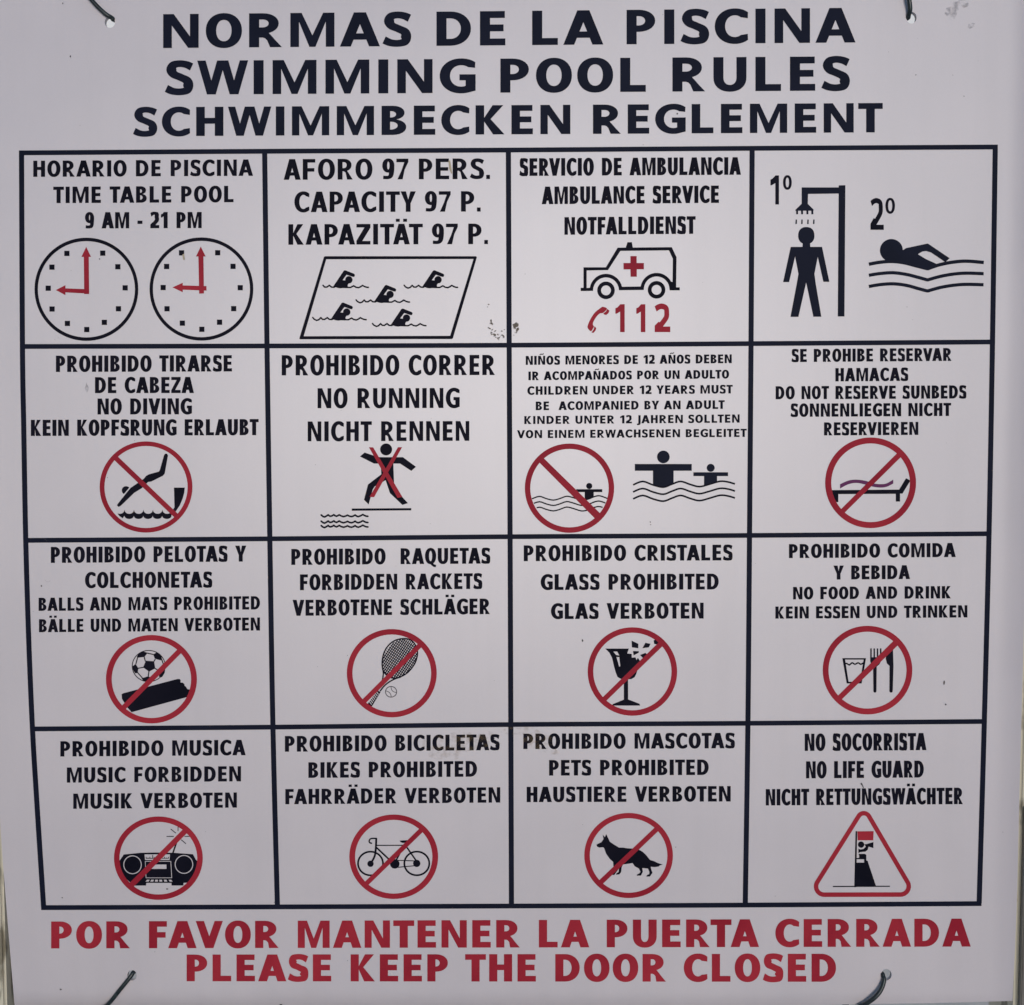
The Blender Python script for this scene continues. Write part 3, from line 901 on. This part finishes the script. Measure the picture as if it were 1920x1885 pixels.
# no food and drink
p = Pic(1400, 1000, 4)
p.add('cup', [(717, 937), (895, 937), (862, 1127), (750, 1127)], holes=[[(738, 948), (877, 948), (849, 1114), (764, 1114)]])
p.add('cup', stroke(smooth([(738, 976), (752, 978), (770, 988), (790, 972), (812, 983), (835, 972), (856, 983), (878, 970)], 3), 11))
for x in (932, 956.5, 981, 1005):
    p.add('fork', rect(x - 5.5, 864, x + 5.5, 945))
p.add('fork', [(926, 930), (1011, 930), (1008, 960), (994, 985), (975, 1000), (973, 1186), (968, 1195), (955, 1195), (950, 1186), (948, 1000), (932, 982), (926, 958)])
p.add('knife', [(1097, 866), (1101, 1000), (1095, 1186), (1090, 1195), (1076, 1195), (1070, 1186), (1071, 995), (1052, 978), (1042, 940), (1050, 905), (1068, 875)])
p.ban(906, 1027, 336, 332.5, 292.5, 288, (1160, 749), (628, 1274), (1187, 789), (658, 1299))
p.build('prohibition_ring', dict(prohibition_ring='r', slash='r'), 'red prohibition ring over a cup, fork and knife')

# no music
p = Pic(205, 1520, 10.105)
p.add('radio', [(275, 832), (600, 800), (870, 795), (1210, 800), (1585, 828), (1640, 930), (1690, 980), (1690, 1080), (1620, 1240), (1520, 1365), (1405, 1370), (1405, 1420), (1180, 1420), (1178, 1370), (703, 1370), (695, 1420), (455, 1422), (300, 1270), (200, 1110), (190, 960)])
for c in ((440, 1027), (1415, 1020)):
    p.add(None, ellipse(*c, 175, 178, 40), holes=[ellipse(*c, 158, 161, 36)])
p.cut([(668, 830), (1150, 830), (1142, 937), (678, 937)])
p.add('radio', [(695, 898), (1128, 898), (1128, 910), (695, 912)])
for x, h in ((700, 26), (735, 14), (770, 30), (822, 62), (850, 26), (900, 20), (960, 26), (1045, 28), (1085, 14), (1122, 30)):
    p.add('radio', rect(x - 7, 905 - h, x + 7, 905))
p.add(None, [(676, 956), (1172, 956), (1190, 1280), (690, 1280)], holes=[[(688, 968), (1160, 968), (1177, 1268), (702, 1268)]])
p.cut([(850, 1022), (1083, 1022), (1083, 1106), (790, 1106)])
for x in (728, 813, 895, 975, 1065, 1160):
    k = (945 - x) * .06
    p.cut([(x - 26 + k, 1310), (x + 26 + k, 1310), (x + 28 - k, 1346), (x - 28 - k, 1346)])
p.add('aerial', stroke([(1205, 805), (1255, 660), (1310, 500)], 30), ellipse(1297, 490, 28))
for q in ([(1085, 490), (1222, 490)], [(1165, 350), (1262, 428)], [(1303, 300), (1303, 390)], [(1425, 489), (1530, 489)], [(1360, 550), (1452, 628)], [(1343, 432), (1400, 365)]):
    p.add('aerial', stroke(q, 15))
p.ban(930, 902, 841, 790, 737, 688, (1480, 270), (300, 1455), (1560, 339), (370, 1536))
p.build('prohibition_ring', dict(prohibition_ring='r', slash='r'), 'red prohibition ring over a portable radio')

# no bicycles
p = Pic(645, 1520, 10.105)
for c in ((503, 1003), (1380, 1002)):
    p.add('bicycle_wheel#%d' % c[0], ellipse(*c, 254, 241, 48), holes=[ellipse(*c, 219, 207, 44)])
p.add('bicycle_frame', ellipse(503, 1008, 60), ellipse(1378, 1001, 69), ellipse(962, 1010, 90))
p.add('bicycle_frame', stroke([(610, 660), (1140, 658)], 20), stroke([(604, 690), (900, 968)], 32), stroke(smooth([(612, 528), (603, 720), (582, 860), (520, 985)]), 38),
      stroke([(1165, 610), (990, 940)], 30), stroke([(1190, 695), (1378, 965)], 30), stroke([(1000, 942), (1370, 955)], 17), stroke([(990, 1078), (1370, 1042)], 17),
      [(1056, 570), (1215, 560), (1250, 568), (1180, 606), (1110, 614), (1070, 595)])
p.pens('bicycle_frame', smooth([(628, 530), (545, 527), (498, 540), (477, 575), (490, 610), (530, 620)], 3), 27)
p.ban(942, 875, 842, 800, 732, 698, (1520, 252), (310, 1433), (1575, 327), (370, 1499))
p.build('prohibition_ring', dict(prohibition_ring='r', slash='r'), 'red prohibition ring over a bicycle')

# no pets
p = Pic(1090, 1515, 10.105)
p.add('dog', [(285, 700), (320, 678), (380, 650), (420, 590), (405, 505), (445, 555), (455, 530), (472, 496), (500, 555), (540, 640), (620, 695), (715, 752), (790, 752), (870, 765), (960, 770), (1080, 785), (1160, 830), (1230, 895), (1300, 985), (1380, 1010), (1450, 1045),
              (1540, 1072), (1490, 1090), (1460, 1112), (1390, 1122), (1315, 1115), (1325, 1170), (1348, 1228), (1300, 1300), (1232, 1302), (1240, 1275), (1285, 1255), (1290, 1215), (1262, 1150), (1155, 1140), (1165, 1210), (1130, 1282), (1050, 1285), (1055, 1262), (1100, 1240),
              (1120, 1210), (1090, 1150), (1010, 1105), (970, 1045), (880, 1060), (790, 1072), (765, 1120), (755, 1215), (720, 1260), (655, 1265), (665, 1240), (705, 1215), (712, 1150), (650, 1235), (625, 1270), (590, 1272), (600, 1200), (608, 1110), (600, 1020), (540, 970),
              (470, 870), (430, 760), (410, 745), (345, 752), (300, 735)])
p.ban(895, 902, 840, 806, 735, 706, (1490, 277), (245, 1458), (1550, 352), (310, 1531))
p.build('prohibition_ring', dict(prohibition_ring='r', slash='r'), 'red prohibition ring over a dog')

# no lifeguard
p = Pic(1390, 1350, 4)
cs = [(918, 745, 45), (622, 1249, 62), (1193, 1248, 62)]
p.add('warning_triangle', hull([q for x, y, r in cs for q in ellipse(x, y, r + 17, r + 17, 40)]), holes=[hull([q for x, y, r in cs for q in ellipse(x, y, r - 17, r - 17, 40)])])
g = lambda q: [((1550 + x / 13.464 - 1390) * 4, (1540 + y / 13.464 - 1350) * 4) for x, y in q]
p.add('flagpole', g([(728, 250), (768, 250), (745, 1665), (695, 1665)]))
p.add('flag', g([(775, 255), (1185, 250), (1175, 482), (780, 482)]))
p.add('lifeguard', g([(950, 580), (1000, 580), (1180, 525), (1178, 678), (1058, 642), (1035, 720), (980, 765), (900, 775), (845, 780), (800, 805), (798, 690), (850, 715), (930, 700), (988, 642), (965, 605)]), g(ellipse(868, 590, 80, 80, 28)))
p.add('lifeguard', g([(805, 825), (965, 825), (1000, 850), (1000, 985), (1040, 1010), (1050, 1060), (945, 1050), (945, 960), (755, 960), (755, 930), (818, 925), (820, 880)]))
p.add('watchtower', g([(742, 1045), (1046, 1045), (1250, 1650), (735, 1650)]), g([(155, 1633), (1595, 1628), (1595, 1655), (155, 1662)]))
p.build('warning_triangle', dict(warning_triangle='r', flag='r'), 'red warning triangle over a lifeguard tower')

# ------------------------------------------------------------------ dirt on the sheet
rnd = random.Random(11)
def blob(x, y, rx, ry=None, n=11, rot=0.0, j=.35):
    ry = ry or rx
    out = []
    for i in range(n):
        a = 2 * math.pi * i / n
        k = 1 + rnd.uniform(-j, j)
        u, v = rx * k * math.cos(a), ry * k * math.sin(a)
        out.append((x + u * math.cos(rot) - v * math.sin(rot), y + u * math.sin(rot) + v * math.cos(rot)))
    return out
def dirt(name, polys, mat, off):
    return part(name, paint([('d', [q], []) for q in polys])['d'], mat, off=off)
q = lambda x, y: (880 + x / 12.0, 560 + y / 12.0)
smudge = []
for x, y, rx, ry, a in ((488, 500, 22, 28, 0), (505, 572, 45, 38, 0), (450, 672, 46, 16, .5), (520, 698, 26, 12, -.6), (575, 735, 34, 12, -.5), (505, 790, 46, 30, .5), (565, 815, 60, 30, .6), (655, 805, 32, 20, 0), (580, 865, 40, 16, .4),
                        (680, 895, 50, 38, 0), (755, 860, 52, 55, 0), (775, 925, 50, 34, 0), (728, 732, 24, 14, 0), (790, 702, 14, 10, 0), (1060, 548, 26, 16, 0), (1045, 595, 62, 42, 0), (1015, 650, 34, 40, 0),
                        (1085, 690, 26, 50, .6), (1050, 770, 28, 48, .6), (1002, 825, 26, 16, 0), (434, 136, 20, 13, 0), (410, 192, 12, 9, 0), (266, 258, 14, 18, 0)):
    c = q(x, y)
    smudge.append(blob(c[0], c[1], rx / 12, ry / 12, rot=a))
tag(dirt('dirt_smudge', smudge, M_DIRT, INK * 2.2), 'grey brown dirt smudge beside the grid crossing')
dirt('tan_smear', [blob(868, 1392, 62, 26, 18, -.12), blob(826, 1414, 22, 10, 12), blob(853, 1412, 14, 12, 12)], M_SMEAR, INK * 2.2)
dirt('tan_smear', [blob(985, 1373, 40, 8, 16, .1), blob(1008, 1388, 28, 22, 14), blob(1028, 1406, 18, 6, 12, .3)], M_SMEAR, INK * 2.2)
dirt('grey_mark', [blob(1785, 22, 10, 16, 12, .5), blob(1806, 6, 12, 9, 12), blob(1821, 48, 7, 5, 10)], M_FAINT, INK * 2.2)
dirt('grey_mark', [blob(163, 728, 3, 10, 10), blob(107, 635, 6, 4, 10)], M_FAINT, INK * 2.2)
dirt('tan_scratch', [[(841, 302), (844, 301), (848, 325), (846, 326), (842, 316)], [(342, 478), (345, 476), (347, 487), (344, 488)]], material('tan_scratch', (0.45, 0.36, 0.24), 0.7), INK * 2.4)
specks = [blob(1770, 1280, 1.5, 4.4, 8, .1, .15), blob(1773, 1321, 1.4, 1.6, 7), blob(1092, 1201, 1.6, 2.2, 7), blob(1219, 979, .9, 1.6, 6), blob(1220, 984, 1.2, 1, 6), blob(314, 1667, 2.0, 1.3, 7), blob(117, 1683, 1.4, 1.1, 6), blob(1270, 213.5, 1.8, 1.8, 8),
          blob(132, 106, 1.2, 1.6, 6), blob(118, 7, 1, 1.6, 6), blob(1717, 141, 1.2, 1, 6), blob(1807, 181, 1, 1.2, 6), [(1615, 1470), (1616.4, 1469), (1619.5, 1477), (1618, 1478)],
          blob(1615, 1470, 1.4, 2.6, 7, -.4), blob(187, 486, 1.2, 1, 6), blob(527, 1884.5, 2.4, 1.8, 7), blob(114, 1855, 2.2, 1.4, 7), blob(78, 1099, 1.3, 1.5, 6)]
for _ in range(60):
    x, y = rnd.uniform(20, 1890), rnd.uniform(5, 1860)
    if all(math.hypot(x - h[0], y - h[1]) > 20 for h in HOLES):
        specks.append(blob(x, y, rnd.uniform(.35, .8), rnd.uniform(.35, .8), 6))
for q_ in COL.objects:
    if q_.name.split('.')[0] in ('dirt_smudge', 'tan_smear', 'grey_mark', 'tan_scratch'):
        q_['kind'] = 'stuff'
o = dirt('speck', specks, M_SPECK, INK * 2.4)
o['kind'] = 'stuff'
# shallow crescent nicks in the plastic
for nk in ([(84, 1086), (87, 1090), (91, 1091), (95, 1089)], [(84, 1010), (88, 1014), (93, 1013)]):
    dirt('nick', [stroke(smooth(nk), 1.0)], M_FAINT, INK * 2.4)

# ------------------------------------------------------------------ tubes: ties
def tube(pts, r, n=10, k=6):
    s = []
    P = [Vector(p) for p in pts]
    for i in range(len(P) - 1):
        p0, p1, p2, p3 = P[max(i - 1, 0)], P[i], P[i + 1], P[min(i + 2, len(P) - 1)]
        for j in range(k):
            t = j / k
            s.append(0.5 * (2 * p1 + (p2 - p0) * t + (2 * p0 - 5 * p1 + 4 * p2 - p3) * t * t + (3 * p1 - p0 - 3 * p2 + p3) * t ** 3))
    s.append(P[-1])
    bm = bmesh.new()
    rings = []
    ref = None
    for i, p in enumerate(s):
        d = (s[min(i + 1, len(s) - 1)] - s[max(i - 1, 0)]).normalized()
        if ref is None:
            ref = d.orthogonal().normalized()
        ref = (ref - d * ref.dot(d)).normalized()
        b = d.cross(ref)
        rings.append([bm.verts.new(p + (ref * math.cos(2 * math.pi * a / n) + b * math.sin(2 * math.pi * a / n)) * r) for a in range(n)])
    for a, b in zip(rings, rings[1:]):
        for i in range(n):
            f = bm.faces.new([a[i], a[(i + 1) % n], b[(i + 1) % n], b[i]])
            f.smooth = True
    bm.faces.new(rings[0][::-1])
    bm.faces.new(rings[-1])
    bmesh.ops.recalc_face_normals(bm, faces=bm.faces)
    me = bpy.data.meshes.new('tie')
    bm.to_mesh(me)
    bm.free()
    return me

RAIL_Y = 0.058          # gate rails run this far behind the sheet
RT = 1.50 + 0.418       # top rail centre height
RB = 1.50 - 0.452       # bottom rail centre height
def tie(hole, path, up, label, r=0.0016, side=0.0):
    """path: image pixels on the front from the hole to the sheet's rim with lift in mm"""
    hx, hy = hole
    h0 = at(hx, hy)
    pts = [h0 + Vector((side * .004, 0.035, (.02 if up else -.02))), h0 + Vector((side * .001, 0.012, (.004 if up else -.004))), h0 + Vector((0, 0.001, 0))]
    for x, y, l in path:
        pts.append(at(x, y, l / 1000))
    e = at(path[-1][0], path[-1][1])
    rz = RT if up else RB
    s = 1 if up else -1
    dx = (path[-1][0] - path[-2][0]) * MM * .4
    top = rz + s * .018
    pts += [Vector((e.x + dx, e.y + .004, e.z + s * .012)), Vector((e.x + dx * 1.5, RAIL_Y - .022, top - s * .008)), Vector((e.x + dx * 1.6, RAIL_Y, top)), Vector((e.x + dx * 1.5, RAIL_Y + .019, rz)),
            Vector((e.x + dx, RAIL_Y, rz - s * .018)), Vector((h0.x, RAIL_Y - .022, h0.z + s * .026)), pts[0] + Vector((.002, 0, 0))]
    base = Vector((pts[2].x, pts[2].y, pts[2].z))
    o = link('cord_tie', tube([p - base for p in pts], r), M_CORD, None, base)
    return tag(o, label, 'cord', 'dark cords tying the sign to the gate')
tie((211.5, 36), [(211, 35, .8), (203, 31, 2.6), (190, 20, 3.6), (177, 6, 4.6), (160, -14, 5), (128, -52, 4), (118, -66, 2.4)], True, 'dark cord in the top left hole, slanting up to the left')
tie((1703, 33), [(1702.5, 31, 1), (1703, 22, 3.4), (1700.5, 8, 4.6), (1697.5, -6, 5), (1689, -35, 4.6), (1682, -68, 2.4)], True, 'dark green cord in the top right hole, rising almost straight up', r=.00165)
tie((249.5, 1824.5), [(248, 1827, .8), (241, 1836, 2.4), (227, 1853, 3.6), (212, 1872, 3.8), (200, 1884, 3.4), (186, 1894, 1.2)], False, 'straight dark cord in the bottom left hole, slanting down to the left', r=.00165)
tie((1655, 1827), [(1655, 1829, 1), (1655.5, 1835, 2.6), (1649, 1849, 4.2), (1638, 1862, 5), (1621, 1876, 4.4), (1608, 1884, 3), (1598, 1891, 1)], False, 'curved dark green cord in the bottom right hole, sweeping down to the left', r=.00165)

# ------------------------------------------------------------------ gate frame behind the sheet
def box(name, lo, hi, mat, parent, bev=.002):
    bm = bmesh.new()
    c = [(a + b) / 2 for a, b in zip(lo, hi)]
    bmesh.ops.create_cube(bm, size=1)
    for v in bm.verts:
        v.co = Vector((c[i] + v.co[i] * (hi[i] - lo[i]) for i in range(3))) - Vector(parent.location)
    bmesh.ops.bevel(bm, geom=list(bm.edges), offset=bev, segments=3, affect='EDGES')
    for f in bm.faces:
        f.smooth = len(f.verts) > 4 or f.calc_area() < bev * .2
    me = bpy.data.meshes.new(name)
    bm.to_mesh(me)
    bm.free()
    return link(name, me, mat, parent)

gate = root('gate', (0, RAIL_Y, 0), 'metal gate of cream and taupe tubes behind the sign', 'gate')
def wx(px, yy, py=1750):
    d = Rc @ Vector(((px - 960.0) / F, -(py - 942.5) / F, -1.0))
    t = (yy - CAM.y) / d.y
    return (CAM + d * t).x
xl = wx(7.5, .034)
box('cream_upright', (xl - .030, .034, 0), (xl, .064, 2.05), M_CREAM, gate)
o = box('shaded_upright_side', (xl + .0015, .046, 0), (xl + .034, .052, 2.05), M_SHADED_SIDE, gate, .0008)  # grey strip: shade on the upright's second side, put into its colour
xr_ = wx(1905.5, .040)
box('cream_upright', (xr_, .040, 0), (xr_ + .046, .085, 2.05), M_CREAM, gate)
zc = CAM.z + (Rc @ Vector(((1914 - 960.0) / F, -(1514 - 942.5) / F, -1.0))).z * (.036 - CAM.y) / (Rc @ Vector(((1914 - 960.0) / F, -(1514 - 942.5) / F, -1.0))).y
box('taupe_plate', (xr_ + .0022, .034, 0.6), (xr_ + .070, .0385, zc), M_TAUPE, gate, .0008)
box('rail', (xl + .0345, RAIL_Y - .014, RT - .014), (xr_ - .0005, RAIL_Y + .014, RT + .014), M_TAUPE, gate)
box('rail', (xl + .0345, RAIL_Y - .014, RB - .014), (xr_ - .0005, RAIL_Y + .014, RB + .014), M_TAUPE, gate)

# ------------------------------------------------------------------ ground
bm = bmesh.new()
bmesh.ops.create_grid(bm, x_segments=40, y_segments=40, size=200)
me = bpy.data.meshes.new('ground')
bm.to_mesh(me)
bm.free()
g_ = link('ground', me, M_GROUND)
g_['kind'] = 'structure'

# ------------------------------------------------------------------ white wall added behind the gate so the sign's holes look bright
wall = root('added_backdrop_wall', (0, 2.2, 0), 'added white backdrop wall that makes the holes of the sign look bright', 'wall')
M_BACKDROP = vary(material('backdrop_white', (0.88, 0.87, 0.85), 0.8), (0.86, 0.85, 0.83), (0.91, 0.90, 0.88), 8, rough=(0.7, 0.9), bump=0.3, bscale=60)
box('backdrop_face', (-7, 2.2, 0), (7, 2.4, 3.2), M_BACKDROP, wall, .01)
box('backdrop_coping', (-7.05, 2.16, 3.2), (7.05, 2.44, 3.26), M_BACKDROP, wall, .01)
